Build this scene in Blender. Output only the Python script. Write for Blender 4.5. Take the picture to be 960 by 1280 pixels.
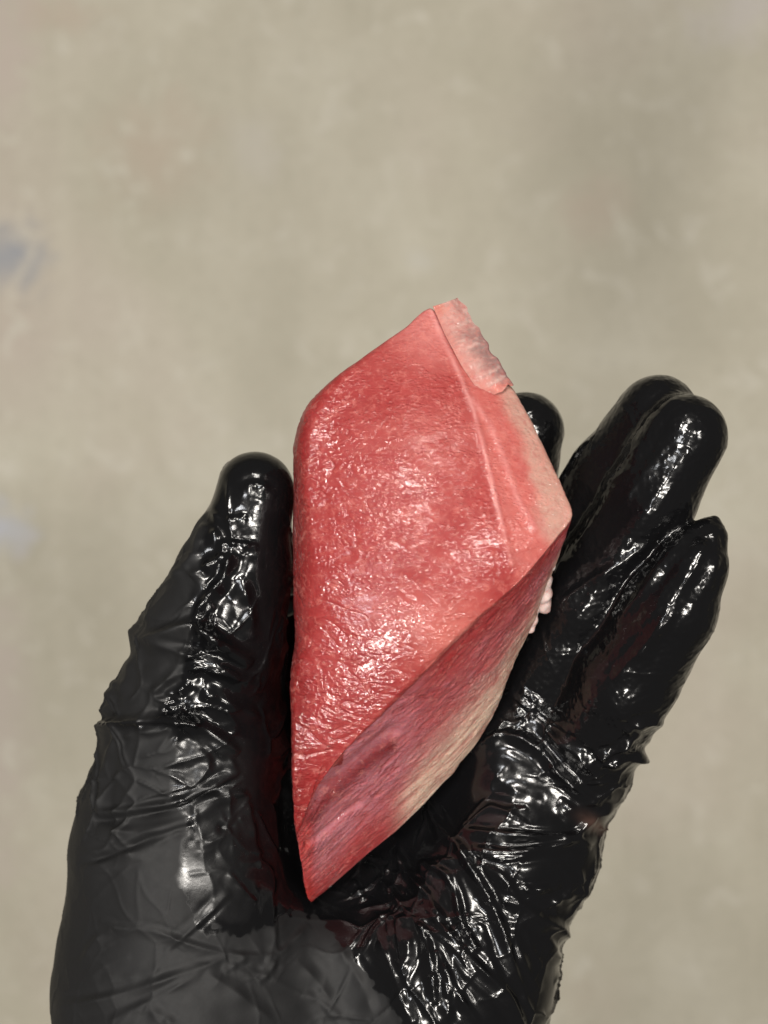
import bpy, math, random
import numpy as np
from mathutils import Vector

random.seed(4)
S = bpy.context.scene
C = S.collection
for o in list(bpy.data.objects):
    bpy.data.objects.remove(o)

# ------------------------------------------------------------------ camera
DIST = 0.300            # camera height over the palm plane (z = 0), metres
TANH = 0.26             # half width / distance
cam = bpy.data.cameras.new('camera')
cam.sensor_fit = 'HORIZONTAL'
cam.sensor_width = 36
cam.lens = 18 / TANH
cam.clip_start = 0.01
cam.clip_end = 50
cam.dof.use_dof = True
cam.dof.focus_distance = DIST - 0.016
cam.dof.aperture_fstop = 22
camo = bpy.data.objects.new('camera', cam)
camo.location = (0, 0, DIST)
C.objects.link(camo)
S.camera = camo

# ------------------------------------------------------------------ light (an indoor room, lamps on the ceiling)
w = bpy.data.worlds.new('World')
S.world = w
w.use_nodes = True
bg = w.node_tree.nodes['Background']
bg.inputs[0].default_value = (1.0, 0.96, 0.90, 1)
bg.inputs[1].default_value = 0.085


def lamp(name, loc, size, power, col, target=(0, 0, 0)):
    l = bpy.data.lights.new(name, 'AREA')
    l.shape = 'RECTANGLE'
    l.size, l.size_y = size
    l.energy = power
    l.color = col
    o = bpy.data.objects.new(name, l)
    o.location = loc
    d = Vector(target) - Vector(loc)
    o.rotation_euler = d.to_track_quat('-Z', 'Y').to_euler()
    C.objects.link(o)
    return o


W1, W2 = (1, 0.95, 0.88), (0.97, 0.98, 1.0)
lamp('ceiling_lamp', (-0.40, 0.62, 1.7), (0.12, 0.5), 22, W1)
lamp('ceiling_lamp', (-0.42, -0.85, 1.75), (0.12, 0.4), 18, W1)
lamp('ceiling_lamp', (0.15, -0.70, 1.8), (0.10, 0.3), 5, W1)
lamp('ceiling_lamp', (0.56, 0.05, 1.8), (0.12, 0.5), 17, W1)
lamp('ceiling_lamp', (-0.75, -0.1, 1.9), (0.3, 0.2), 6, W2)
lamp('ceiling_lamp', (0.1, 1.5, 1.7), (0.6, 0.12), 15, W1)

S.view_settings.view_transform = 'Standard'
S.view_settings.look = 'None'
S.view_settings.exposure = 0
S.view_settings.gamma = 1
S.render.engine = 'CYCLES'
S.cycles.max_bounces = 6


# ------------------------------------------------------------------ helpers
def pt(px, py, z):
    """place at height z (mm) seen at photo position px, py; mm"""
    k = TANH * (DIST * 1000 - z) / 480.0
    return np.array([(px - 480) * k, (640 - py) * k, z], float)


def rad(rpx, z):
    return rpx * TANH * (DIST * 1000 - z) / 480.0


def to_px(P):
    k = TANH * (DIST * 1000 - P[:, 2]) / 480.0
    return P[:, 0] / k + 480, 640 - P[:, 1] / k


def sstep(a, b, x):
    t = np.clip((x - a) / (b - a), 0, 1)
    return t * t * (3 - 2 * t)


def hash3(i, j, k, seed):
    h = (i.astype(np.int64) * 374761393 + j.astype(np.int64) * 668265263 + k.astype(np.int64) * 2147483647 + seed * 974711)
    h = (h ^ (h >> 13)) * 1274126177
    h = h ^ (h >> 16)
    return (h & 0xFFFFFF).astype(np.float64) / 0xFFFFFF


def vnoise(P, scale, seed=0):
    """value noise in -1..1, scale = feature size (number or 3-vector)"""
    Q = P / np.asarray(scale, float)
    F = np.floor(Q)
    I = F.astype(np.int64)
    f = Q - F
    u = f * f * f * (f * (f * 6 - 15) + 10)
    r = 0
    for a in (0, 1):
        for b in (0, 1):
            for c in (0, 1):
                wgt = (u[:, 0] if a else 1 - u[:, 0]) * (u[:, 1] if b else 1 - u[:, 1]) * (u[:, 2] if c else 1 - u[:, 2])
                r = r + wgt * hash3(I[:, 0] + a, I[:, 1] + b, I[:, 2] + c, seed)
    return r * 2 - 1


def fbm(P, scale, seed=0, oct=3):
    r, a, s = 0, 1.0, np.asarray(scale, float)
    for o in range(oct):
        r = r + a * vnoise(P + 17.3 * o, s, seed + o)
        a *= 0.5
        s = s / 2.03
    return r / 1.75


def rot2(P, deg):
    a = math.radians(deg)
    Q = P.copy()
    Q[:, 0] = P[:, 0] * math.cos(a) + P[:, 1] * math.sin(a)
    Q[:, 1] = -P[:, 0] * math.sin(a) + P[:, 1] * math.cos(a)
    return Q


def make_mesh(name, V, F, mat, parent=None, smooth=True, attrs=None):
    me = bpy.data.meshes.new(name)
    V = np.asarray(V, np.float32) * 0.001
    F = np.asarray(F, np.int32)
    n = F.shape[1]
    me.vertices.add(len(V))
    me.vertices.foreach_set('co', V.ravel())
    me.loops.add(F.size)
    me.loops.foreach_set('vertex_index', F.ravel())
    me.polygons.add(len(F))
    me.polygons.foreach_set('loop_start', np.arange(0, F.size, n, dtype=np.int32))
    me.update(calc_edges=True)
    me.polygons.foreach_set('use_smooth', np.full(len(F), smooth))
    me.validate()
    if attrs:
        for k, a in attrs.items():
            if a.ndim == 2:
                at = me.color_attributes.new(k, 'FLOAT_COLOR', 'POINT')
                at.data.foreach_set('color', np.c_[a, np.ones(len(a))].astype(np.float32).ravel())
            else:
                at = me.attributes.new(k, 'FLOAT', 'POINT')
                at.data.foreach_set('value', a.astype(np.float32))
    if mat:
        me.materials.append(mat)
    o = bpy.data.objects.new(name, me)
    C.objects.link(o)
    if parent:
        o.parent = parent
    return o


def subdivided(V, F, levels):
    o = make_mesh('temp', V, F, None)
    m = o.modifiers.new('s', 'SUBSURF')
    m.levels = levels
    dg = bpy.context.evaluated_depsgraph_get()
    e = o.evaluated_get(dg)
    me = e.to_mesh()
    v = np.empty(len(me.vertices) * 3, np.float32)
    me.vertices.foreach_get('co', v)
    f = np.empty(len(me.loops), np.int32)
    me.loops.foreach_get('vertex_index', f)
    v = v.reshape(-1, 3).astype(float) * 1000
    f = f.reshape(-1, 4)
    e.to_mesh_clear()
    me = o.data
    bpy.data.objects.remove(o)
    bpy.data.meshes.remove(me)
    return v, f


def normals(V, F):
    a = V[F[:, 2]] - V[F[:, 0]]
    b = V[F[:, 3]] - V[F[:, 1]]
    n = np.cross(a, b)
    N = np.zeros_like(V)
    for k in range(4):
        for c in range(3):
            N[:, c] += np.bincount(F[:, k], n[:, c], len(V))
    return N / (np.linalg.norm(N, axis=1, keepdims=True) + 1e-12)


# ------------------------------------------------------------------ node helper
def material(name):
    m = bpy.data.materials.new(name)
    m.use_nodes = True
    nt = m.node_tree
    return m, nt, nt.nodes['Principled BSDF']


def node(nt, typ, ins=None, **kw):
    n = nt.nodes.new(typ)
    for k, v in kw.items():
        setattr(n, k, v)
    for k, v in (ins or {}).items():
        if isinstance(v, bpy.types.NodeSocket):
            nt.links.new(v, n.inputs[k])
        else:
            n.inputs[k].default_value = v
    return n


def math_n(nt, op, a, b=0.0, clamp=False):
    n = nt.nodes.new('ShaderNodeMath')
    n.operation = op
    n.use_clamp = clamp
    for i, v in enumerate((a, b)):
        if isinstance(v, bpy.types.NodeSocket):
            nt.links.new(v, n.inputs[i])
        else:
            n.inputs[i].default_value = v
    return n.outputs[0]


def ramp(nt, fac, stops):
    n = nt.nodes.new('ShaderNodeValToRGB')
    nt.links.new(fac, n.inputs[0])
    e = n.color_ramp.elements
    while len(e) < len(stops):
        e.new(0.5)
    for el, (p, c) in zip(e, stops):
        el.position = p
        el.color = (*c, 1) if len(c) == 3 else c
    return n.outputs[0]


def mixc(nt, fac, a, b, mode='MIX'):
    n = nt.nodes.new('ShaderNodeMix')
    n.data_type = 'RGBA'
    n.blend_type = mode
    for sock, v in ((n.inputs[0], fac), (n.inputs[6], a), (n.inputs[7], b)):
        if isinstance(v, bpy.types.NodeSocket):
            nt.links.new(v, sock)
        else:
            sock.default_value = v if isinstance(v, (int, float)) else (*v, 1)
    return n.outputs[2]


def tag(o, label=None, cat=None, kind=None):
    if label:
        o['label'] = label
    if cat:
        o['category'] = cat
    if kind:
        o['kind'] = kind


# ------------------------------------------------------------------ concrete floor
FLOOR_Z = -1.05


def floor_pt(px, py):
    k = TANH * (DIST - FLOOR_Z) / 480
    return ((px - 480) * k, (640 - py) * k, FLOOR_Z)


m, nt, b = material('worn_concrete')
tc = node(nt, 'ShaderNodeTexCoord').outputs['Object']
n1 = node(nt, 'ShaderNodeTexNoise', {'Vector': tc, 'Scale': 5.0, 'Detail': 6, 'Roughness': 0.62, 'Distortion': 0.4})
n2 = node(nt, 'ShaderNodeTexNoise', {'Vector': tc, 'Scale': 2.3, 'Detail': 3, 'Roughness': 0.5})
mp = node(nt, 'ShaderNodeMapping', {'Vector': tc, 'Scale': (16, 1.3, 1)})
n3 = node(nt, 'ShaderNodeTexNoise', {'Vector': mp.outputs[0], 'Scale': 1.0, 'Detail': 4, 'Roughness': 0.6})
n4 = node(nt, 'ShaderNodeTexNoise', {'Vector': tc, 'Scale': 26, 'Detail': 5, 'Roughness': 0.6, 'Distortion': 1.2})
n5 = node(nt, 'ShaderNodeTexNoise', {'Vector': tc, 'Scale': 120, 'Detail': 4, 'Roughness': 0.6})
col = ramp(nt, n1.outputs[0], [(0.32, (0.42, 0.39, 0.306)), (0.5, (0.47, 0.438, 0.35)), (0.66, (0.53, 0.50, 0.41))])
col = mixc(nt, ramp(nt, n2.outputs[0], [(0.52, (0, 0, 0)), (0.70, (0.8, 0.8, 0.8))]), col, (0.47, 0.40, 0.345))
col = mixc(nt, ramp(nt, n3.outputs[0], [(0.50, (0, 0, 0)), (0.72, (0.45, 0.45, 0.45))]), col, (0.55, 0.515, 0.42))
col = mixc(nt, ramp(nt, n4.outputs[0], [(0.55, (0, 0, 0)), (0.72, (0.8, 0.8, 0.8))]), col, (0.57, 0.54, 0.46))
col = mixc(nt, ramp(nt, n5.outputs[0], [(0.35, (0.2, 0.2, 0.2)), (0.5, (0, 0, 0))]), col, (0.30, 0.275, 0.215))


def stain(col, px, py, r, c, amt=1.0, sq=1.0):
    """a smudge of old paint lying at one place of the floor"""
    x, y, _ = floor_pt(px, py)
    rr = r * TANH * (DIST - FLOOR_Z) / 480
    v = node(nt, 'ShaderNodeVectorMath', {0: tc, 1: (x, y, 0)}, operation='SUBTRACT').outputs[0]
    v = node(nt, 'ShaderNodeVectorMath', {0: v, 1: (1 / rr, 1 / rr / sq, 0)}, operation='MULTIPLY').outputs[0]
    l = node(nt, 'ShaderNodeVectorMath', {0: v}, operation='LENGTH').outputs['Value']
    l = math_n(nt, 'ADD', l, math_n(nt, 'MULTIPLY', math_n(nt, 'SUBTRACT', n4.outputs[0], 0.5), 2.4))
    f = ramp(nt, l, [(0.15, (amt,) * 3), (1.0, (0, 0, 0))])
    return mixc(nt, f, col, c)


col = stain(col, 12, 318, 62, (0.30, 0.31, 0.335), 0.95)
col = stain(col, 2, 662, 48, (0.47, 0.49, 0.55), 0.8)
col = stain(col, 930, 20, 75, (0.56, 0.52, 0.50), 0.6, 0.6)
col = stain(col, 8, 60, 45, (0.50, 0.42, 0.38), 0.6, 3)
col = stain(col, 190, 190, 85, (0.44, 0.355, 0.28), 0.5)
col = stain(col, 0, 900, 60, (0.50, 0.43, 0.39), 0.6, 4)
col = stain(col, 740, 1240, 60, (0.46, 0.41, 0.33), 0.5)
col = stain(col, 85, 20, 60, (0.46, 0.375, 0.30), 0.5, 0.5)
col = stain(col, 750, 260, 55, (0.45, 0.37, 0.30), 0.5)
col = stain(col, 522, 325, 22, (0.52, 0.50, 0.44), 0.7)
col = stain(col, 320, 190, 40, (0.52, 0.49, 0.44), 0.4, 1.4)
nt.links.new(col, b.inputs['Base Color'])
b.inputs['Roughness'].default_value = 0.65
bmp = node(nt, 'ShaderNodeBump', {'Height': n5.outputs[0], 'Strength': 0.3, 'Distance': 0.003})
nt.links.new(bmp.outputs[0], b.inputs['Normal'])
F0 = np.array([[0, 1, 2, 3]])
fl = make_mesh('floor', [(-6000, -6000, 0), (6000, -6000, 0), (6000, 6000, 0), (-6000, 6000, 0)], F0, m, smooth=False)
fl.location.z = FLOOR_Z
tag(fl, kind='structure', label='worn beige concrete floor with faint stains')

# ------------------------------------------------------------------ the gloved hand: signed distance field -> mesh
# each bone: (px, py, z mm, radius px)
BONES = []


def chain(k, *pts):
    for a, c in zip(pts[:-1], pts[1:]):
        BONES.append((pt(*a[:3]), pt(*c[:3]), rad(a[3], a[2]), rad(c[3], c[2]), k))


# forearm and wrist
chain(10, (400, 2300, -34, 190), (395, 1850, -30, 165), (385, 1560, -27, 170))
chain(12, (300, 1500, -24, 140), (242, 1240, -17, 158), (225, 1070, -13, 130))     # thenar
chain(12, (450, 1500, -26, 140), (556, 1225, -15, 116), (634, 1065, -15, 96))
chain(12, (335, 1205, -17, 88), (360, 1420, -20, 120))
chain(12, (430, 1215, -18, 88), (400, 1420, -20, 110))      # hypothenar
chain(8, (640, 1060, -15, 98), (704, 985, -13, 64))
chain(9, (400, 1450, -26, 120), (520, 960, -30, 75), (560, 880, -26, 62))          # middle of the palm
chain(9, (380, 1420, -26, 120), (430, 1000, -34, 75), (500, 850, -28, 60))
chain(9, (400, 1450, -26, 120), (600, 980, -24, 70), (640, 880, -20, 58))
chain(8, (560, 900, -20, 50), (640, 925, -14, 58), (728, 935, -11, 68))            # pads below the fingers
chain(6, (225, 1070, -13, 130), (243, 905, -8, 102))                                 # thumb
chain(5, (243, 905, -8, 102), (268, 800, -2, 84), (293, 715, 1, 65), (320, 616, 3, 49))
chain(3, (196, 797, -4, 26), (215, 800, -6, 34))
chain(6, (262, 940, -16, 100), (330, 960, -30, 80), (350, 800, -22, 58), (430, 740, -30, 50))
# fingers
chain(4, (500, 850, -28, 58), (590, 690, -26, 56), (640, 590, -20, 50), (657, 538, -16, 46))      # index
chain(3, (590, 880, -22, 58), (690, 715, -14, 58), (765, 600, -4, 54), (822, 520, 2, 51))         # middle
chain(2, (655, 890, -15, 60), (735, 745, -2, 60), (812, 628, 7, 56), (856, 545, 10, 51))          # ring
chain(1.5, (730, 940, -10, 66), (782, 850, 3, 63), (838, 760, 12, 57), (866, 709, 14, 43), (884, 674, 14, 24), (893, 652, 14, 8))   # little finger


def roundcone(P, a, b_, r1, r2):
    ba = b_ - a
    l2 = ba @ ba
    rr = r1 - r2
    a2 = l2 - rr * rr
    il2 = 1 / l2
    pa = P - a
    y = pa @ ba
    z = y - l2
    x2 = ((pa * l2 - y[:, None] * ba) ** 2).sum(1)
    y2 = y * y * l2
    z2 = z * z * l2
    k = np.sign(rr) * rr * rr * x2
    d = (np.sqrt(x2 * a2 * il2) + y * rr) * il2 - r1
    c1 = np.sign(z) * a2 * z2 > k
    c2 = np.sign(y) * a2 * y2 < k
    d = np.where(c2, np.sqrt(x2 + y2) * il2 - r1, d)
    d = np.where(c1, np.sqrt(x2 + z2) * il2 - r2, d)
    return d


def smin(a, b_, k):
    h = np.clip(0.5 + 0.5 * (b_ - a) / k, 0, 1)
    return b_ * (1 - h) + a * h - k * h * (1 - h)


def ellip(P, c, r, deg):
    Q = rot2(P - c, deg)
    k0 = np.linalg.norm(Q / r, axis=1)
    k1 = np.linalg.norm(Q / (np.asarray(r) ** 2), axis=1) + 1e-9
    return k0 * (k0 - 1) / k1


def hand_sdf(P):
    d = np.full(len(P), 60.0)
    for a, c, r1, r2, k in BONES:
        lo = np.minimum(a, c) - max(r1, r2) - 14
        hi = np.maximum(a, c) + max(r1, r2) + 14
        ix = np.nonzero(((P > lo) & (P < hi)).all(1))[0]
        if len(ix):
            d[ix] = smin(d[ix], roundcone(P[ix], a, c, r1, r2), k)
    # cupped palm
    cut = -ellip(P, pt(470, 985, 10), (15, 31, 26), -22)
    h = np.clip(0.5 - 0.5 * (d - cut) / 10, 0, 1)
    d = d * (1 - h) + cut * h + 10 * h * (1 - h)
    return d


def surface_nets(f, lo, hi, h):
    n = [int((hi[i] - lo[i]) / h) + 1 for i in range(3)]
    ax = [lo[i] + h * np.arange(n[i]) for i in range(3)]
    G = np.stack(np.meshgrid(*ax, indexing='ij'), -1).reshape(-1, 3)
    D = f(G).reshape(n)
    inside = D < 0
    cnt = np.zeros([k - 1 for k in n], np.float64)
    acc = np.zeros([k - 1 for k in n] + [3])
    sl = lambda o, k: slice(o, k - 1 + o)
    corners = [(a, b_, c) for a in (0, 1) for b_ in (0, 1) for c in (0, 1)]
    for i, p in enumerate(corners):
        for q in corners[i + 1:]:
            if sum(abs(p[k] - q[k]) for k in range(3)) != 1:
                continue
            A = D[sl(p[0], n[0]), sl(p[1], n[1]), sl(p[2], n[2])]
            B = D[sl(q[0], n[0]), sl(q[1], n[1]), sl(q[2], n[2])]
            cr = (A < 0) != (B < 0)
            t = np.where(cr, A / np.where(cr, A - B, 1), 0)
            cnt += cr
            for k in range(3):
                acc[..., k] += np.where(cr, p[k] + t * (q[k] - p[k]), 0)
    act = cnt > 0
    idx = np.full(act.shape, -1, np.int64)
    idx[act] = np.arange(act.sum())
    I = np.argwhere(act)
    V = np.array(lo) + h * (I + acc[act] / cnt[act][:, None])
    quads = []
    for axis in range(3):
        u, v = (axis + 1) % 3, (axis + 2) % 3
        a = np.take(inside, range(0, n[axis] - 1), axis)
        c = np.take(inside, range(1, n[axis]), axis)
        E = np.argwhere(a != c)
        E = E[(E[:, u] > 0) & (E[:, v] > 0) & (E[:, u] < n[u] - 1) & (E[:, v] < n[v] - 1)]
        flip = a[tuple(E.T)]
        e = lambda du, dv: idx[tuple((E - du * np.eye(3, dtype=int)[u] - dv * np.eye(3, dtype=int)[v]).T)]
        q = np.stack([e(0, 0), e(1, 0), e(1, 1), e(0, 1)], 1)
        q[~flip] = q[~flip][:, ::-1]
        quads.append(q)
    return V, np.concatenate(quads)


HV, HF = surface_nets(hand_sdf, (-84, -268, -66), (84, 64, 36), 1.5)
HV, HF = subdivided(HV, HF, 2)
HN = normals(HV, HF)
if (HN[:, 2] * (HV[:, 2] > -5)).sum() < 0:
    HF = HF[:, ::-1].copy()
    HN = -HN
for it in range(2):
    HV -= HN * np.clip(hand_sdf(HV), -1, 1)[:, None]
    HN = normals(HV, HF)

# folds of the glove: px polyline, height mm, width mm  (height < 0 = valley)
FOLDS = [
    # thumb
    ([(280, 678), (300, 680), (322, 683)], .5, .7), ([(240, 722), (262, 706), (284, 692)], .8, 1.2),
    ([(160, 786), (190, 798), (236, 782), (252, 787), (284, 808), (316, 830)], 1.5, 1.5),
    ([(242, 774), (262, 742), (279, 721), (290, 686)], .8, .9), ([(215, 722), (240, 700), (252, 660)], .6, 1.3),
    ([(192, 803), (226, 815), (257, 824), (295, 843), (325, 858)], .9, 1.0),
    ([(222, 842), (245, 834), (270, 838), (300, 850)], .7, .8), ([(223, 841), (205, 856), (195, 871), (214, 878)], .6, .7),
    ([(198, 888), (214, 884), (232, 894)], .6, .7), ([(205, 868), (225, 862), (236, 852)], .4, .7),
    ([(151, 852), (142, 872), (130, 900)], .6, .9), ([(176, 808), (160, 850), (150, 880)], .5, 1.2),
    ([(262, 640), (285, 650), (310, 646)], .35, .9), ([(250, 655), (270, 668), (282, 690)], .4, .9),
    ([(300, 612), (322, 606), (345, 620)], .3, .9), ([(256, 815), (262, 800), (244, 783)], .6, .9),
    ([(300, 720), (312, 760), (318, 800)], .5, 1.2), ([(252, 865), (290, 880), (330, 900)], .6, 1.3),
    # below the thumb
    ([(112, 912), (140, 907), (190, 900), (235, 903), (258, 912), (284, 930), (300, 940)], 1.4, 1.2),
    ([(200, 894), (236, 898), (250, 908)], .6, .6), ([(150, 925), (175, 915), (215, 912)], .5, .8),
    ([(118, 1026), (150, 1022), (190, 1016), (227, 1008), (265, 989), (302, 970)], -1.6, 0.9),
    ([(124, 1016), (160, 1014), (190, 1009), (227, 1001), (262, 984), (296, 966)], .8, 1.0),
    ([(122, 1031), (160, 1040), (200, 1038), (242, 1028)], .5, 1.0),
    ([(96, 1081), (125, 1072), (152, 1062), (197, 1044), (242, 1031)], -.7, .9),
    ([(100, 1088), (130, 1078), (160, 1067), (200, 1052)], .5, .9),
    ([(124, 1022), (128, 985), (134, 950), (150, 906)], .8, .7), ([(106, 985), (118, 950), (128, 915)], .5, 1.0),
    ([(242, 1003), (270, 996), (300, 990), (312, 1000)], .7, .7), 
    ([(240, 935), (262, 950), (252, 972), (236, 985)], .5, .9), ([(262, 930), (285, 948), (298, 968)], .5, .8),
    ([(272, 1030), (286, 1036), (300, 1024)], -.5, .7), ([(308, 1000), (318, 1040), (326, 1085)], .6, .8),
    ([(285, 1090), (302, 1112), (318, 1130)], .4, .7), ([(252, 1058), (280, 1044), (305, 1020)], .35, .8),
    ([(288, 1114), (266, 1136), (250, 1152), (228, 1172), (205, 1190)], .5, .6),
    ([(300, 1080), (325, 1076), (340, 1095), (336, 1130)], .4, .8),
    ([(190, 1056), (205, 1050), (222, 1042), (235, 1040)], .3, .6),
    # dry heel of the hand
    ([(122, 1150), (140, 1157), (152, 1160), (190, 1162), (235, 1179), (272, 1190), (302, 1194), (330, 1196)], .55, .8),
    ([(100, 1205), (118, 1175), (140, 1162)], .35, .9),
    ([(68, 1258), (110, 1252), (152, 1242), (190, 1230), (220, 1220), (255, 1208), (284, 1196)], .75, 1.0),
    ([(137, 1278), (165, 1262), (190, 1250), (220, 1234), (250, 1216)], .45, .9),
    ([(257, 1216), (280, 1230), (302, 1246), (322, 1262), (345, 1280)], .6, 1.6),
    ([(182, 1258), (205, 1272), (225, 1285)], .5, 1.1), ([(346, 1194), (336, 1215), (322, 1228)], .5, .7),
    ([(330, 1196), (350, 1190), (368, 1174), (386, 1156)], .45, .8), ([(310, 1195), (295, 1206), (280, 1216)], .35, .8),
    ([(150, 1060), (180, 1075), (215, 1070)], .2, 1.2), ([(338, 1120), (340, 1160), (345, 1192)], .35, .7),
    ([(128, 1218), (165, 1222), (200, 1214)], .2, 1.2), ([(370, 1200), (400, 1232), (425, 1270)], .5, 1.4),
    ([(420, 1180), (450, 1226), (470, 1270)], .4, 1.2), ([(380, 1240), (410, 1262), (440, 1300)], .4, 1.0),
    # heel below the little finger
    ([(534, 1000), (540, 1012), (546, 1027), (562, 1044), (574, 1055), (586, 1075), (602, 1104), (618, 1134), (628, 1165), (637, 1200), (655, 1240)], 1.2, .85),
    ([(493, 1060), (504, 1078), (515, 1095), (535, 1118), (545, 1136), (556, 1150)], 1.2, .8),
    ([(528, 1092), (530, 1080), (545, 1084), (558, 1091), (565, 1105), (570, 1118), (574, 1136), (578, 1154), (586, 1172), (596, 1188)], .9, .7),
    ([(533, 1079), (555, 1075), (580, 1073)], .5, .6),
    ([(580, 1036), (610, 1041), (637, 1043), (677, 1046), (705, 1045), (727, 1041)], 1.0, .75),
    ([(588, 1058), (618, 1064), (645, 1064), (675, 1060), (701, 1055), (727, 1045)], 1.0, .8),
    ([(645, 1106), (660, 1110), (677, 1110), (702, 1104)], .7, .7),
    ([(586, 1075), (612, 1086), (630, 1097), (642, 1114), (653, 1130), (676, 1146), (701, 1158), (716, 1174), (728, 1190)], .9, 1.0),
    ([(526, 1128), (546, 1150), (565, 1170), (582, 1190), (602, 1212), (626, 1236), (650, 1270)], .9, .9),
    ([(582, 1160), (590, 1174), (598, 1190)], .6, .7), ([(526, 1152), (532, 1172), (539, 1198), (542, 1226), (545, 1256)], .8, .8),
    ([(545, 1188), (557, 1212), (570, 1237), (582, 1256), (598, 1278)], .9, .8),
    ([(457, 1076), (474, 1098), (491, 1118), (508, 1136)], .8, .9), ([(440, 1098), (450, 1116), (456, 1126)], .6, .8),
    ([(480, 1084), (496, 1092), (516, 1096)], .4, .7), ([(622, 1142), (640, 1170), (652, 1200), (672, 1240)], .5, 1.1),
    ([(600, 1130), (620, 1122), (650, 1130)], .5, .8), ([(655, 1140), (685, 1170), (700, 1205)], .5, 1.2),
    ([(505, 1140), (512, 1180), (505, 1220)], .6, 1.2), ([(470, 1150), (486, 1200), (505, 1250), (518, 1280)], .7, 1.1),
    ([(540, 1215), (560, 1240), (560, 1280)], .6, 1.0), ([(610, 1200), (640, 1250), (655, 1290)], .6, 1.0),
    ([(690, 1130), (712, 1120), (735, 1110)], .6, .9), ([(700, 1160), (716, 1180), (728, 1176)], .8, .8),
    ([(740, 1060), (722, 1044), (745, 1020), (768, 1010)], .8, 1.0),
    # pads under the fingers
    ([(606, 922), (630, 919), (650, 922), (677, 937), (690, 952), (703, 967), (727, 988), (752, 1008)], 1.3, .9),
    ([(648, 912), (664, 920), (680, 934)], .6, .7),
    ([(660, 892), (673, 903), (703, 927), (718, 938), (733, 950), (745, 966), (759, 986)], 1.1, 1.0),
    ([(636, 862), (655, 878), (673, 887), (692, 902), (712, 918)], .9, .9), ([(652, 862), (668, 874), (684, 884)], .6, .7),
    ([(738, 952), (752, 946), (770, 940), (784, 930), (800, 915)], 1.1, .9),
    ([(746, 958), (770, 952), (802, 948), (826, 938)], 1.3, .9), ([(790, 930), (795, 940), (812, 944)], .7, .8),
    ([(780, 915), (800, 905), (832, 902)], .8, 1.0), ([(640, 880), (652, 896), (650, 912)], .5, .8),
    ([(600, 1004), (630, 1014), (660, 1012)], .3, .8), ([(612, 956), (640, 985), (680, 1002)], .35, 1.6),
    ([(700, 1000), (722, 1016), (745, 1022)], .7, 1.0),
    # along the fingers
    ([(767, 852), (790, 826), (815, 798), (848, 762)], .6, 1.3), ([(884, 675), (868, 708), (842, 750), (800, 820)], .8, 1.6), ([(700, 800), (760, 715), (820, 620), (862, 560)], .5, 2.5), ([(720, 650), (770, 575), (815, 515)], .5, 2.2),
    ([(870, 655), (840, 690), (800, 742), (770, 780)], .6, 1.2), ([(892, 655), (896, 700), (885, 740)], .35, .9),
    ([(700, 752), (740, 724), (780, 700), (812, 676)], .4, .9), ([(712, 690), (745, 650), (770, 610)], .3, 1.2),
    ([(855, 498), (832, 510), (810, 545), (790, 580)], .35, 1.2), ([(770, 640), (800, 600), (830, 560)], .3, 1.0),
]


def fold_height(px, py, folds):
    H = np.zeros(len(px))
    mmpx = 0.1625
    for poly, amp, wd in folds:
        wpx = wd / mmpx
        P = np.array(poly, float)
        # smooth the polyline
        t = np.arange(len(P))
        tt = np.linspace(0, len(P) - 1, (len(P) - 1) * 4 + 1)
        Q = np.zeros((len(tt), 2))
        Pp = np.vstack([2 * P[0] - P[1], P, 2 * P[-1] - P[-2]])
        for j, tv in enumerate(tt):
            i = min(int(tv), len(P) - 2)
            f = tv - i
            a, b_, c, d = Pp[i], Pp[i + 1], Pp[i + 2], Pp[i + 3]
            Q[j] = 0.5 * (2 * b_ + (c - a) * f + (2 * a - 5 * b_ + 4 * c - d) * f * f + (3 * b_ - a - 3 * c + d) * f ** 3)
        lo, hi = Q.min(0) - wpx * 5, Q.max(0) + wpx * 5
        ix = np.nonzero((px > lo[0]) & (px < hi[0]) & (py > lo[1]) & (py < hi[1]))[0]
        if not len(ix):
            continue
        X, Y = px[ix], py[ix]
        best = np.full(len(ix), 1e9)
        side = np.zeros(len(ix))
        tpar = np.zeros(len(ix))
        for j in range(len(Q) - 1):
            a, c = Q[j], Q[j + 1]
            ab = c - a
            l2 = ab @ ab + 1e-9
            t = np.clip(((X - a[0]) * ab[0] + (Y - a[1]) * ab[1]) / l2, 0, 1)
            dx, dy = X - a[0] - t * ab[0], Y - a[1] - t * ab[1]
            d = np.hypot(dx, dy)
            up = d < best
            best = np.where(up, d, best)
            side = np.where(up, np.sign(ab[0] * dy - ab[1] * dx), side)
            tpar = np.where(up, (j + t) / (len(Q) - 1), tpar)
        u = best / wpx
        taper = np.sqrt(np.clip(np.minimum(tpar, 1 - tpar) * 5, 0, 1))
        wob = 0.75 + 0.25 * np.sin(tpar * 17 + amp * 31)
        us = u * np.where(side > 0, 0.75, 1.35)
        prof = np.exp(-us ** 1.5 * 1.2) - 0.28 * np.exp(-((us - 2.2) / 0.9) ** 2)
        H[ix] += amp * taper * wob * prof
    return H


px, py = to_px(HV)
# where the palm side looks up
top = sstep(-0.25, 0.25, HN[:, 2])
dry = sstep(16, -16, px + 26 * fbm(HV, 7, 3, 4) - 226) * sstep(885, 925, py + 16 * fbm(HV, 8, 5, 3))
# lower edge of the wet patch: a ragged line
edge_x = np.array([-50, 225, 250, 300, 345, 372, 395, 420, 445, 470, 490, 520, 560, 1200])
edge_y = np.array([1080, 1110, 1160, 1172, 1150, 1138, 1146, 1172, 1200, 1232, 1262, 1320, 1400, 1500])
ey = np.interp(px, edge_x, edge_y) + 20 * fbm(HV, 6, 8, 5) + 8 * vnoise(HV, 1.2, 9)
dry = np.maximum(dry, sstep(-7, 7, py - ey))
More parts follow.
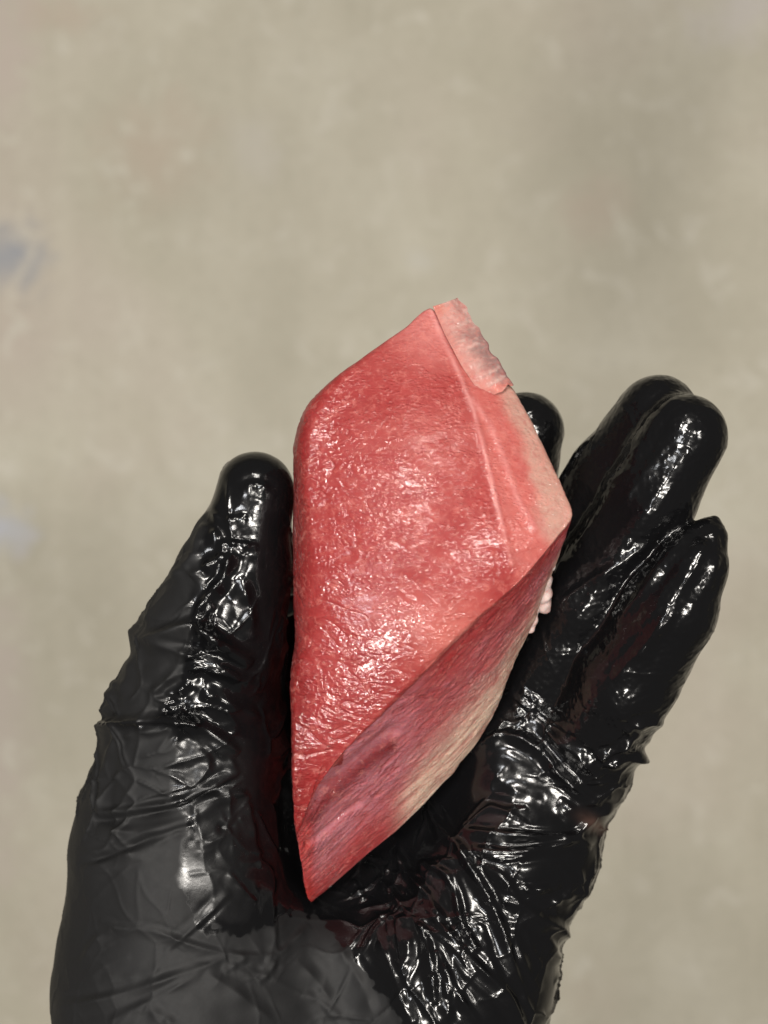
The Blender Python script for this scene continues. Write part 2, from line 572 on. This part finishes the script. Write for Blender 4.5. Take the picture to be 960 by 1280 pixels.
# thumb back side
dry = np.maximum(dry, 0.8 * sstep(12, -12, px - np.interp(py, [560, 640, 720, 800, 905], [250, 262, 258, 245, 200]) + 18 * fbm(HV, 6, 12, 3)) * sstep(920, 890, py) * (px < 400))
dry = np.maximum(dry, sstep(1e-3, -0.2, HN[:, 2]) * 0.7)

semi = sstep(212, 244, px + 26 * fbm(HV, 7, 3, 4)) * sstep(345, 300, px) * sstep(905, 930, py) * sstep(1175, 1130, py + 30 * fbm(HV, 6, 77, 3))
dry = np.maximum(dry, 0.52 * semi)
disp = fold_height(px, py, FOLDS) * top * np.where((px < 345) & (py < 905), 1.8, 1.25)
# random crumpling of the film, stretched across the palm
wr = HV + 2.5 * np.stack([vnoise(HV, 9, 21), vnoise(HV, 9, 22), vnoise(HV, 9, 23)], 1)


def cells(P, scale, seed):
    """straight-edged crumple ridges: 1 on the borders between random cells"""
    Q = P / np.asarray(scale, float)
    I = np.floor(Q).astype(np.int64)
    f1 = np.full(len(P), 9.0)
    f2 = f1.copy()
    for a in (-1, 0, 1):
        for b_ in (-1, 0, 1):
            for c in (-1, 0, 1):
                J = I + [a, b_, c]
                s_ = np.stack([J[:, k] + hash3(J[:, 0], J[:, 1], J[:, 2], seed + k) for k in range(3)], 1)
                d = np.sqrt(((Q - s_) ** 2).sum(1))
                f2 = np.minimum(f2, np.maximum(f1, d))
                f1 = np.minimum(f1, d)
    return f2 - f1, f1


k1, q1 = cells(rot2(wr, 35), (12, 28, 18), 31)
k2, q2 = cells(rot2(wr, -38), (9, 22, 14), 41)
k3, q3 = cells(rot2(wr, 8), (20, 10, 14), 51)
keep = [sstep(-.1, .35, vnoise(HV, 11, q)) for q in (301, 302, 303)]
crump = np.exp(-k1 / .05) * keep[0] + .8 * np.exp(-k2 / .055) * keep[1] + .8 * np.exp(-k3 / .055) * keep[2] + .35 * q1 + .25 * q3
fing = sstep(10, 60, (px - 560) * 0.75 - (py - 900) * 1.0 - 60) * (px > 560)      # fingers: stretched tight
amt = 0.62 * (1 - 0.75 * fing)
amt = amt * np.where((px < 345) & (py < 800), .75, 1.0)
amt = amt * (1 - 0.72 * sstep(1020, 1090, py) * sstep(440, 380, px))
disp += amt * crump
disp += 0.02 * fbm(HV, 4, 61, 2) * (1 - 0.5 * fing)
disp += 0.9 * fbm(HV, 13, 71, 2) * (1 - 0.45 * fing)
HV = HV + HN * disp[:, None]

texd = np.clip(fing + 0.3 * sstep(720, 640, py) * (px < 400), 0, 1)

m, nt, b = material('black_nitrile')
tc = node(nt, 'ShaderNodeTexCoord').outputs['Object']
adry = node(nt, 'ShaderNodeAttribute', attribute_name='dry').outputs['Fac']
atex = node(nt, 'ShaderNodeAttribute', attribute_name='grip').outputs['Fac']
wetn = node(nt, 'ShaderNodeTexNoise', {'Vector': tc, 'Scale': 140, 'Detail': 5, 'Roughness': 0.6})
wn2 = node(nt, 'ShaderNodeTexNoise', {'Vector': tc, 'Scale': 700, 'Detail': 4, 'Roughness': 0.6})
dryf = math_n(nt, 'ADD', adry, math_n(nt, 'MULTIPLY', math_n(nt, 'SUBTRACT', wetn.outputs[0], 0.5), 0.35), True)
r = ramp(nt, dryf, [(0.25, (0.16, 0.16, 0.16)), (0.5, (0.27, 0.27, 0.27)), (0.8, (0.56, 0.56, 0.56))])
r = math_n(nt, 'ADD', r, math_n(nt, 'MULTIPLY', math_n(nt, 'SUBTRACT', wn2.outputs[0], 0.5), 0.16))
nt.links.new(r, b.inputs['Roughness'])
nt.links.new(ramp(nt, dryf, [(0.3, (0.004, 0.004, 0.0045)), (0.8, (0.012, 0.012, 0.0125))]), b.inputs['Base Color'])
b.inputs['IOR'].default_value = 1.5
nt.links.new(ramp(nt, dryf, [(0.35, (0.5, 0.5, 0.5)), (0.75, (0.20, 0.20, 0.20))]), b.inputs['Specular IOR Level'])
vor = node(nt, 'ShaderNodeTexVoronoi', {'Vector': tc, 'Scale': 850, 'Randomness': 0.75}, feature='SMOOTH_F1')
vh = math_n(nt, 'MULTIPLY', vor.outputs['Distance'], math_n(nt, 'MULTIPLY', atex, -0.9))
drops = node(nt, 'ShaderNodeTexNoise', {'Vector': tc, 'Scale': 330, 'Detail': 3, 'Roughness': 0.55})
h = math_n(nt, 'ADD', vh, math_n(nt, 'MULTIPLY', drops.outputs[0], 0.09))
h = math_n(nt, 'ADD', h, math_n(nt, 'MULTIPLY', wn2.outputs[0], 0.1))
h2 = node(nt, 'ShaderNodeTexNoise', {'Vector': tc, 'Scale': 1900, 'Detail': 2}).outputs[0]
h = math_n(nt, 'ADD', h, math_n(nt, 'MULTIPLY', h2, 0.06))
bmp = node(nt, 'ShaderNodeBump', {'Height': h, 'Strength': 0.34, 'Distance': 0.0005})
nt.links.new(bmp.outputs[0], b.inputs['Normal'])
bc = b.inputs['Base Color'].links[0].from_socket
ash = node(nt, 'ShaderNodeAttribute', attribute_name='skin_showing').outputs['Fac']
nt.links.new(mixc(nt, ash, bc, (.05, .028, .022)), b.inputs['Base Color'])
qx, qy = (px - 743) * .86 + (py - 1030) * .5, -(px - 743) * .5 + (py - 1030) * .86
skin_showing = np.exp(-((qx / 20) ** 2 + (qy / 8) ** 2)) * (HN[:, 2] > 0)

hand = bpy.data.objects.new('gloved_hand', None)
C.objects.link(hand)
tag(hand, 'left hand in a wet black nitrile glove, palm up, cradling the red fish piece', 'gloved hand')
glove = make_mesh('glove', HV, HF, m, hand, attrs={'dry': dry, 'grip': texd, 'skin_showing': skin_showing})

# ------------------------------------------------------------------ the piece of fish
# stations round the piece: top edge (px,py,z), bottom edge (px,py,z), edge rounding mm
ST = [
    ((538, 386, 13), (556, 440, 2), .6), ((505, 410, 15), (525, 455, -2), .8), ((468, 436, 17), (490, 480, -4), 1.2),
    ((421, 467, 19.5), (450, 515, -6), 2.5), ((383, 503, 21.5), (420, 550, -8), 5), ((366, 549, 22.5), (400, 590, -9), 7),
    ((363, 620, 23.5), (385, 650, -10), 8), ((363, 715, 24.5), (382, 735, -12), 7), ((366, 800, 24.5), (380, 815, -12), 5),
    ((361, 858, 23.5), (378, 870, -12), 2.2), ((363, 925, 22), (378, 930, -12), 1.8), ((364, 985, 19.5), (379, 1000, -12), 1.4),
    ((366, 1022, 17), (381, 1070, -11), .9), ((370, 1041, 15.4), (385, 1116, -9), .6), ((371, 1044, 15), (387, 1132, -7), .5), ((373, 1041, 15.2), (396, 1126, -7), .4), ((378, 1032, 15.6), (412, 1113, -6.5), .4),
    ((390, 1002, 17.5), (450, 1080, -6), .4), ((406, 972, 19.5), (492, 1046, -5.5), .4), ((424, 948, 21.5), (520, 1020, -5), .5),
    ((455, 915, 23.7), (544, 996, -5), .8),
((500, 872, 26), (572, 966, -4), 1.2),
    ((550, 822, 28), (603, 927, -3), 1.4), ((600, 774, 28.5), (626, 886, -1), 1.4), ((645, 735, 28.5), (645, 832, 2), 1.2),
    ((675, 702, 28), (663, 794, 5), 1.0), ((696, 674, 27), (680, 745, 9), .8), ((715, 645, 26), (693, 700, 12), .6),
    ((704, 610, 25), (680, 640, 4), .7), ((688, 574, 23.5), (660, 600, 0), .8), ((664, 524, 21), (640, 560, -2), .8),
    ((640, 482, 18.5), (620, 520, -2), .8), ((610, 452, 16.5), (596, 490, 0), .7), ((576, 416, 14.5), (572, 460, 1), .6),
]


def closed_spline(A, n):
    A = np.asarray(A, float)
    N = len(A)
    seg = np.linalg.norm(np.roll(A, -1, 0)[:, :6] - A[:, :6], axis=1)
    cum = np.r_[0, np.cumsum(seg)]
    t = np.linspace(0, cum[-1], n, endpoint=False)
    i = np.clip(np.searchsorted(cum, t, side='right') - 1, 0, N - 1)
    f = ((t - cum[i]) / seg[i])[:, None]
    p0, p1, p2, p3 = A[(i - 1) % N], A[i], A[(i + 1) % N], A[(i + 2) % N]
    tn = 0.5
    m1, m2 = tn * (p2 - p0) * .85, tn * (p3 - p1) * .85
    return (2 * f**3 - 3 * f**2 + 1) * p1 + (f**3 - 2 * f**2 + f) * m1 + (-2 * f**3 + 3 * f**2) * p2 + (f**3 - f**2) * m2


rows = [np.r_[pt(*a), pt(*c), r_] for a, c, r_ in ST]
NA = 1240
SP = closed_spline(rows, NA)
T, Bt, Rr = SP[:, :3], SP[:, 3:6], np.clip(SP[:, 6], .3, 8.5)
T = T.copy()
KF = np.fft.fftfreq(NA, 1 / NA)


def around(a, sig):
    return np.real(np.fft.ifft(np.fft.fft(a, axis=0) * np.exp(-(KF[:, None] * sig) ** 2 / 2), axis=0))


CEN = pt(462, 775, 30.0)
NT, NS, NB = 210, 110, 16
rings, zone, vpar = [], [], []
L = np.linalg.norm((T - CEN)[:, :2], axis=1)
def basis(X, Y):
    X, Y = X / 50, Y / 50
    return np.stack([np.ones_like(X), X, Y, X * X, X * Y, Y * Y, X ** 3, X * X * Y, X * Y * Y, Y ** 3], 1)


_x = np.r_[T[:, 0], np.full(60, CEN[0])]
_y = np.r_[T[:, 1], np.full(60, CEN[1])]
coef = np.linalg.lstsq(basis(_x, _y), np.r_[T[:, 2], np.full(60, CEN[2])], rcond=None)[0]
RES = T[:, 2] - basis(T[:, 0], T[:, 1]) @ coef
for i in range(NT):                      # top face, centre -> edge
    s = ((i + 0.5) / NT)
    P = CEN + (T - CEN) * s
    P[:, 2] = basis(P[:, 0], P[:, 1]) @ coef + around(RES[:, None], 0.25 * (1 - s))[:, 0] * s ** 5
    e = L * (1 - s)
    k = np.clip(Rr - e, 0, None)
    P[:, 2] -= Rr - np.sqrt(np.clip(Rr ** 2 - k ** 2, 0, None))
    rings.append(P)
    zone.append(np.zeros(NA))
    vpar.append(np.full(NA, s))
side0 = T.copy()
side0[:, 2] -= Rr
for i in range(NS):
    s = (i + 0.5) / NS
    P = side0 + (Bt - side0) * s
    outv = np.c_[(T - CEN)[:, :2] / L[:, None], np.zeros(NA)]
    P += outv * (math.sin(math.pi * s) * 0.35)
    P[:, :2] -= outv[:, :2] * (sstep(0.85, 1, np.array(s)) * 0.8)
    rings.append(P)
    zone.append(np.ones(NA))
    vpar.append(np.full(NA, s))
BC = Bt.mean(0)
for i in range(NB):
    s = 1 - (i + 0.5) / NB
    P = BC + (Bt - BC) * s
    P[:, 2] -= 3 * (1 - s * s)
    rings.append(P)
    zone.append(np.full(NA, 2.0))
    vpar.append(np.full(NA, s))
MV = np.concatenate(rings)
Z = np.concatenate(zone)
VP = np.concatenate(vpar)
nr = NT + NS + NB
ii, jj = np.meshgrid(np.arange(nr - 1), np.arange(NA), indexing='ij')
q = np.stack([ii * NA + jj, (ii + 1) * NA + jj, (ii + 1) * NA + (jj + 1) % NA, ii * NA + (jj + 1) % NA], -1).reshape(-1, 4)
# caps of the innermost rings (thin quads across)
cap = []
for base, fl_ in ((0, False), ((nr - 1) * NA, True)):
    for j in range(NA // 2 - 1):
        c = [base + j, base + j + 1, base + NA - 2 - j, base + NA - 1 - j]
        cap.append(c[::-1] if fl_ else c)
MF = np.vstack([q, np.array(cap)])
MN = normals(MV, MF)
if MN[:NA * NT, 2].sum() < 0:
    MF = MF[:, ::-1].copy()
    MN = -MN
mpx, mpy = to_px(MV)
sidem = (Z == 1)
topm = (Z == 0)


def seg_dist(X, Y, poly):
    best = np.full(len(X), 1e9)
    for a, c in zip(poly[:-1], poly[1:]):
        a, c = np.array(a, float), np.array(c, float)
        ab = c - a
        t = np.clip(((X - a[0]) * ab[0] + (Y - a[1]) * ab[1]) / (ab @ ab), 0, 1)
        best = np.minimum(best, np.hypot(X - a[0] - t * ab[0], Y - a[1] - t * ab[1]))
    return best


SINEW = [(538, 386), (552, 420), (575, 470), (592, 515), (607, 570), (618, 620), (630, 665), (640, 705)]
SINEW2 = [(590, 500), (612, 530), (630, 575), (645, 620), (668, 660)]
d_sin = seg_dist(mpx, mpy, SINEW)
d_sin2 = seg_dist(mpx, mpy, SINEW2)
lowface = sidem & (mpx + mpy * 0.75 > 1080) & (np.tile(np.arange(NA), nr) > NA * 0.36)

# relief: coarse grain of wet muscle on top; long fibres on the cut side
D = 0.32 * fbm(MV, 13, 5, 2)
warp = MV + 1.6 * np.stack([vnoise(MV, 5, 1), vnoise(MV, 5, 2), vnoise(MV, 5, 3)], 1)
grain = 1 - np.abs(fbm(rot2(warp, -28), (1.9, 1.3, 1.6), 81, 3))
rough_left = 0.45 + 0.9 * sstep(470, 380, mpx) + 0.5 * sstep(800, 880, mpy)
D += np.where(topm, (grain ** 3 - 0.5) * 0.055 * np.clip(rough_left, 0, 1.4) * sstep(400, 480, mpy), 0)
tears = 1 - np.abs(fbm(rot2(warp, -20), (9, 3.0, 5), 91, 2))
D -= np.where(topm, tears ** 18 * 0.14 * sstep(430, 520, mpy) * rough_left, 0)
Q = rot2(MV + 0.8 * np.stack([vnoise(MV, 7, 7), vnoise(MV, 7, 8), vnoise(MV, 7, 9)], 1), 46)
fib = 1 - np.abs(fbm(Q, (13, 1.3, 1.6), 101, 2))
D -= np.where(sidem, fib ** 9 * 0.13, 0)
D += np.where(sidem, 0.10 * fbm(Q, (2.2, .8, .8), 111, 3), 0)
D += 0.22 * np.exp(-(d_sin / 4) ** 2) * topm
D += 0.12 * np.exp(-(d_sin2 / 5) ** 2) * topm
# hollow torn under the top edge near the lower tip
dg = seg_dist(mpx, mpy, [(382, 1010), (400, 992), (425, 970), (455, 945), (490, 915)])
D -= np.where(sidem, 1.1 * np.exp(-(dg / 8) ** 2), 0)
dg2 = seg_dist(mpx, mpy, [(384, 1055), (405, 1040), (430, 1018), (450, 1005)])
D -= np.where(sidem, 0.9 * np.exp(-(dg2 / 3.5) ** 2), 0)
# edges scallop
D += np.where(sidem | (VP > .96), 0.2 * fbm(MV, 4, 121, 2), 0)
MV2 = MV + MN * D[:, None]


# ---- flesh colours (left flank and torn hollow also carry painted shade)
def c3(*a):
    return np.array(a, float)


def lerp(A, c, f):
    return A + (c - A) * f[:, None]


n_big = fbm(MV, 16, 131, 3)
n_mid = fbm(rot2(warp, -25), (6, 3, 4), 141, 3)
n_fine = fbm(MV, 1.6, 151, 2)
A = np.tile(c3(.62, .155, .135), (len(MV), 1))
A = lerp(A, c3(.46, .055, .055), np.clip(0.35 + n_mid * 1.2, 0, 1) * 0.6)
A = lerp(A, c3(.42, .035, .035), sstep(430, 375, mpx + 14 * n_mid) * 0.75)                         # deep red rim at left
A = lerp(A, c3(.45, .04, .035), sstep(860, 980, mpy + 30 * n_mid) * 0.5)
A = lerp(A, c3(.72, .22, .17), sstep(150, 30, mpx * 0.55 + mpy - 560 - 300 + 0 * mpx) * 0.0)
A = lerp(A, c3(.70, .25, .21), sstep(0.1, 0.7, n_big) * 0.6)
rt = (mpx - np.interp(mpy, [380, 470, 515, 570, 620, 705], [538, 575, 592, 607, 618, 640]))
right = sstep(-4, 10, rt) * (mpy < 740)
A = lerp(A, c3(.92, .38, .31), right * 0.75)
tan = sstep(0, 22, (mpx - np.interp(mpy, [470, 500, 560, 620, 660, 690], [604, 618, 642, 658, 664, 676])) + 8 * n_mid) * sstep(695, 665, mpy)
A = lerp(A, c3(.82, .74, .56), tan * topm)
A = lerp(A, c3(1.05, .58, .50), sstep(90, 20, np.abs(mpx - 540) * 0.5 + np.abs(mpy - 395)) * 0.7)
A = lerp(A, c3(1.2, .86, .76), np.exp(-(d_sin / 3.0) ** 2) * 0.85 * topm * (.6 + .4 * vnoise(MV, 3, 403)))
A = lerp(A, c3(1.1, .66, .58), np.exp(-(d_sin2 / 4.0) ** 2) * 0.65 * topm)
for poly in ([(604, 540), (622, 590), (634, 640), (652, 700)], [(622, 520), (650, 575), (668, 630), (682, 668)], [(560, 600), (585, 640), (600, 700)], [(450, 780), (480, 760), (520, 770)], [(600, 640), (640, 690), (655, 712)],
             [(400, 720), (380, 760), (376, 800)], [(430, 590), (470, 640), (500, 650)], [(380, 560), (400, 530), (440, 500)]):
    A = lerp(A, c3(.76, .34, .29), np.exp(-(seg_dist(mpx, mpy, poly) / 4) ** 2) * 0.35 * topm)
veins = 1 - np.abs(fbm(rot2(warp, 20), (7, 4, 5), 161, 2))
A = lerp(A, c3(.95, .52, .45), veins ** 24 * 0.30 * topm * sstep(0, .5, vnoise(MV, 8, 401)))
veins2 = 1 - np.abs(fbm(rot2(warp, -50), (5, 3, 5), 191, 3))
A = lerp(A, c3(1.0, .56, .5), veins2 ** 30 * 0.45 * topm * sstep(0, .5, vnoise(MV, 6, 402)) * sstep(480, 400, mpx))
# cut side: distance down the face
s = VP
sd = np.tile(c3(.50, .12, .12), (len(MV), 1))
sd = lerp(sd, c3(.56, .18, .19), sstep(-.3, .5, n_mid))
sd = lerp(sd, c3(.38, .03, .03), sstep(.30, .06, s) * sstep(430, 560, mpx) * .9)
sd = lerp(sd, c3(.62, .26, .29), sstep(560, 480, mpx) * sstep(1.0, .6, s) * .8)
fat = sstep(.56, .78, s + .08 * n_mid) * sstep(470, 530, mpx)
sd = lerp(sd, c3(.76, .50, .38), sstep(.36, .62, s + .10 * n_mid) * sstep(480, 560, mpx) * .7)
sd = lerp(sd, c3(1.0, .80, .56), fat * .9)
sd = lerp(sd, c3(.44, .04, .04), sstep(.5, .85, s + .12 * n_mid) * sstep(520, 470, mpx) * .85)
sd = lerp(sd, c3(.46, .10, .09), np.clip(fib ** 6, 0, 1) * .65)
sd = lerp(sd, c3(.55, .04, .03), sstep(400, 385, mpx) * .8)
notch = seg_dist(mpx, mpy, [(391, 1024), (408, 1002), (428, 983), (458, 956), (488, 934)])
sd = lerp(sd, c3(.16, .02, .025), np.exp(-(notch / 10) ** 2) * .9)  # shade inside the torn hollow, painted into the side colour
fib2 = 1 - np.abs(fbm(rot2(warp, 43), (6, .9, 1.0), 181, 2))
crack = fib2 ** 14 * sstep(0, .5, n_mid + .2) * sstep(.75, .4, s)
sd = lerp(sd, c3(.22, .02, .025), crack * .8)
sd = sd * [1.32, 1.9, 1.95]
MV2 -= MN * (np.where(sidem, crack * .35, 0))[:, None]
A = lerp(A, c3(.98, .46, .36), np.exp(-(((mpx - 560) / 70) ** 2 + ((mpy - 800) / 45) ** 2)) * .8)
A = lerp(A, c3(.46, .055, .06), sstep(560, 400, mpx + 20 * n_mid) * topm * .55)
A = lerp(A, c3(.24, .016, .018), sstep(398, 366, mpx + 8 * n_mid) * (mpy > 520) * .8)  # left flank: deeper red, plus its shade painted into the colour
A = lerp(A, c3(.40, .03, .035), sstep(-.1, -.6, n_big) * .5)
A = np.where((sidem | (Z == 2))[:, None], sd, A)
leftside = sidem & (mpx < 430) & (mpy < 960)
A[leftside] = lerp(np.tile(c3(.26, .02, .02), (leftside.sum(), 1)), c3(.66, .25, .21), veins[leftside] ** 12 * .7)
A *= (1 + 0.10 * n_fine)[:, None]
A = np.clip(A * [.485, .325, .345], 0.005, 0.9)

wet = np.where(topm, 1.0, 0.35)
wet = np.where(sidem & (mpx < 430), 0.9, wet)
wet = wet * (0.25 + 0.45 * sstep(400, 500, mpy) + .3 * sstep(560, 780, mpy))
low = np.exp(-(((mpx - 450) / 110) ** 2 + ((mpy - 880) / 110) ** 2)) + .7 * np.exp(-(((mpx - 400) / 45) ** 2 + ((mpy - 650) / 150) ** 2))  # wetness weighted by position to place the sheen: strong lower left, weak centre
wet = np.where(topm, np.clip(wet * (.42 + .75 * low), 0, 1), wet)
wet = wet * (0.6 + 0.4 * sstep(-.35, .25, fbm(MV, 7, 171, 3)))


def flesh_material(name, rough, coat, strength, scale):
    m, nt, b = material(name)
    tc = node(nt, 'ShaderNodeTexCoord').outputs['Object']
    ac = node(nt, 'ShaderNodeAttribute', attribute_name='flesh').outputs['Color']
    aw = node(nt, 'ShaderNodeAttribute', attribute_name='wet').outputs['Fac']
    f1 = node(nt, 'ShaderNodeTexNoise', {'Vector': tc, 'Scale': 1400, 'Detail': 3}).outputs[0]
    ac = mixc(nt, ramp(nt, f1, [(0.3, (.22,) * 3), (0.7, (0, 0, 0))]), ac, (.40, .06, .05))
    sp = node(nt, 'ShaderNodeTexNoise', {'Vector': tc, 'Scale': 620, 'Detail': 4, 'Roughness': .7, 'Distortion': .6}).outputs[0]
    ac = mixc(nt, ramp(nt, sp, [(0.52, (0, 0, 0)), (0.72, (.35,) * 3)]), ac, (.62, .24, .20))
    ac = mixc(nt, ramp(nt, sp, [(0.30, (.3,) * 3), (0.47, (0, 0, 0))]), ac, (.26, .015, .018))
    nt.links.new(ac, b.inputs['Base Color'])
    b.inputs['Subsurface Weight'].default_value = 0.35
    b.inputs['Subsurface Radius'].default_value = (1.0, 0.30, 0.22)
    b.inputs['Subsurface Scale'].default_value = 0.003
    b.inputs['IOR'].default_value = 1.4
    b.inputs['Specular IOR Level'].default_value = 0.2
    mp = node(nt, 'ShaderNodeMapping', {'Vector': tc, 'Rotation': (0, 0, 0.5), 'Scale': (0.85, 1.15, 1)})
    g1 = node(nt, 'ShaderNodeTexNoise', {'Vector': mp.outputs[0], 'Scale': scale, 'Detail': 3, 'Roughness': .55, 'Distortion': .5}).outputs[0]
    g2 = node(nt, 'ShaderNodeTexVoronoi', {'Vector': mp.outputs[0], 'Scale': scale * 1.1}, feature='SMOOTH_F1').outputs['Distance']
    g3 = node(nt, 'ShaderNodeTexNoise', {'Vector': mp.outputs[0], 'Scale': scale * 2.6, 'Detail': 2}).outputs[0]
    mp2 = node(nt, 'ShaderNodeMapping', {'Vector': tc, 'Rotation': (0, 0, 0.45), 'Scale': (0.55, 1.5, 1)})
    cl = node(nt, 'ShaderNodeTexNoise', {'Vector': mp2.outputs[0], 'Scale': 330, 'Detail': 3, 'Roughness': .6, 'Distortion': .5}).outputs[0]
    cl = ramp(nt, cl, [(0.44, (0.12,) * 3), (0.60, (1, 1, 1))])
    bead = math_n(nt, 'SUBTRACT', 0.75, g2, True)
    h = math_n(nt, 'MULTIPLY', math_n(nt, 'MULTIPLY', bead, cl), 1.5)
    h = math_n(nt, 'ADD', h, math_n(nt, 'MULTIPLY', g1, .35))
    h = math_n(nt, 'ADD', h, math_n(nt, 'MULTIPLY', g3, .1))
    bm = node(nt, 'ShaderNodeBump', {'Height': h, 'Distance': 0.00016})
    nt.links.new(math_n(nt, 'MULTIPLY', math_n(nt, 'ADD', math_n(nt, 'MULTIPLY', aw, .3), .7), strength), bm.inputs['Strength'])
    nt.links.new(bm.outputs[0], b.inputs['Normal'])
    nt.links.new(bm.outputs[0], b.inputs['Coat Normal'])
    b.inputs['Roughness'].default_value = rough
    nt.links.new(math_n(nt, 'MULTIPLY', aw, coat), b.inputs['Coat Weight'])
    b.inputs['Coat Roughness'].default_value = 0.03
    b.inputs['Coat IOR'].default_value = 1.62
    return m


fish = bpy.data.objects.new('fish_piece', None)
C.objects.link(fish)
tag(fish, 'raw pinkish red piece of fish with pale fat edge, lying in the gloved palm', 'fish')
fm = flesh_material('raw_flesh', 0.5, 0.95, 1.0, 1500)
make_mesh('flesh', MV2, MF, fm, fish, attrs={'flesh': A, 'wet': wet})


# ---- thin flap of skin and membrane at the upper tip
def slab(name, inner, outer, zi, zo, th, mat, colf, n=120, mrows=50, seed=0):
    def samp(poly, k):
        P = np.array(poly, float)
        s_ = np.r_[0, np.cumsum(np.linalg.norm(np.diff(P, axis=0), axis=1))]
        t = np.linspace(0, s_[-1], k)
        return np.c_[np.interp(t, s_, P[:, 0]), np.interp(t, s_, P[:, 1])]
    I, O = samp(inner, n), samp(outer, n)
    tz = np.linspace(0, 1, n)
    zI = np.interp(tz, np.linspace(0, 1, len(zi)), zi)
    zO = np.interp(tz, np.linspace(0, 1, len(zo)), zo)
    V, UV = [], []
    for lay in (0, 1):
        for j in range(mrows):
            v = j / (mrows - 1)
            X = I * (1 - v) + O * v
            zz = zI * (1 - v) + zO * v + 1.0 * math.sin(v * math.pi)
            for i in range(n):
                e = min(v * 1.0 + .25, (1 - v) * 6, i / 6, (n - 1 - i) / 6, 1)
                t_ = th * math.sqrt(max(e, 0.02)) * (1 - .6 * tz[i] ** 2)
                V.append(pt(X[i, 0], X[i, 1], zz[i] - (t_ if lay else 0)))
                UV.append((tz[i], v))
    V = np.array(V)
    UV = np.array(UV)
    V[:, 2] += 0.35 * fbm(V * [1, 1, .3], 2.2, seed, 3)
    V[:, 0] += 0.5 * vnoise(V * [1, 1, 0], 1.6, seed + 1) * sstep(.8, 1, UV[:, 1])
    V[:, 1] += 0.9 * fbm(V * [1, .2, 0], 1.8, seed + 5, 3) * sstep(.85, 1, UV[:, 0])
    F = []
    for lay in (0, 1):
        o_ = lay * n * mrows
        for j in range(mrows - 1):
            for i in range(n - 1):
                f = [o_ + j * n + i, o_ + j * n + i + 1, o_ + (j + 1) * n + i + 1, o_ + (j + 1) * n + i]
                F.append(f if lay else f[::-1])
    o_ = n * mrows
    for j in range(mrows - 1):
        for i in (0, n - 1):
            F.append([j * n + i, (j + 1) * n + i, (j + 1) * n + i + o_, j * n + i + o_])
    for i in range(n - 1):
        for j in (0, mrows - 1):
            F.append([j * n + i, j * n + i + 1, j * n + i + 1 + o_, j * n + i + o_])
    return make_mesh(name, V, F, mat, fish, attrs={'flesh': colf(V, UV) * .72, 'wet': np.full(len(V), .4)})


def flap_col(V, UV):
    n_ = fbm(rot2(V, 30), (3, 1, 1), 201, 3)
    c = np.tile(c3(.58, .33, .29), (len(V), 1))
    c = lerp(c, c3(.62, .26, .22), sstep(.1, .6, n_) * .6)
    c = lerp(c, c3(.30, .22, .20), sstep(.05, .5, fbm(rot2(V, 25), (4, .45, 1), 205, 2)) * .55 * sstep(.1, .3, UV[:, 0]))
    c = lerp(c, c3(.24, .18, .17), sstep(.35, .9, UV[:, 1] + .25 * n_) * sstep(.25, .45, UV[:, 0]) * .8)
    c = lerp(c, c3(.66, .48, .43), sstep(-.1, -.5, n_) * .6)
    c = lerp(c, c3(.62, .26, .20), sstep(.14, .04, UV[:, 0]) * sstep(.55, .2, UV[:, 1]))
    c = lerp(c, c3(.66, .24, .20), sstep(.66, .95, UV[:, 0] + .25 * n_ - .2 * UV[:, 1]) * .9)
    c = lerp(c, c3(.66, .24, .20), sstep(.35, .0, UV[:, 1] + .3 * n_) * .6)
    c = lerp(c, c3(.12, .09, .09), sstep(.93, .99, UV[:, 1]) * sstep(.35, .5, UV[:, 0]) * .8)
    return c


sm = flesh_material('pale_skin', 0.6, 0.2, 0.9, 700)
slab('skin_flap', [(541, 383), (556, 418), (576, 456), (596, 486), (612, 494)],
     [(574, 372), (590, 398), (610, 432), (630, 460), (643, 482)],
     [14.0, 15.9, 18.2, 19.9, 20.2], [12.6, 14, 16.4, 18.3, 19.2], 1.5, sm, flap_col, seed=7)


# ---- soft scraps of white fat under the right corner
def scrap(name, parts, seed):
    def f(P):
        d = np.full(len(P), 20.0)
        for x, y, z, r_ in parts:
            d = smin(d, np.linalg.norm(P - pt(x, y, z), axis=1) - r_, 1.2)
        return d + .35 * fbm(P, 1.8, seed, 2)
    Cn = np.array([pt(x, y, z) for x, y, z, _ in parts])
    V, F = surface_nets(f, Cn.min(0) - 4, Cn.max(0) + 4, 0.32)
    N = normals(V, F)
    if ((V - Cn.mean(0)) * N).sum() < 0:
        F = F[:, ::-1].copy()
    c = lerp(np.tile(c3(.74, .58, .54), (len(V), 1)), c3(.66, .34, .31), sstep(0, .6, fbm(V, 2, seed + 3, 2)))
    return make_mesh(name, V, F, wm, fish, attrs={'flesh': c, 'wet': np.full(len(V), .9)})


wm = flesh_material('wet_fat', 0.3, 0.8, 0.5, 500)
scrap('fat_scrap', [(688, 690, 17, 1.3), (684, 706, 14, 1.6), (678, 724, 11, 2.0), (676, 740, 9, 2.3), (677, 752, 7, 1.9), (681, 760, 6, 1.1)], 301)
scrap('fat_scrap', [(667, 760, 8, 1.4), (664, 774, 7, 1.3), (662, 786, 6, 1.0)], 311)
print('TRIS', sum(len(o.data.polygons) * 2 for o in bpy.data.objects if o.type == 'MESH'))
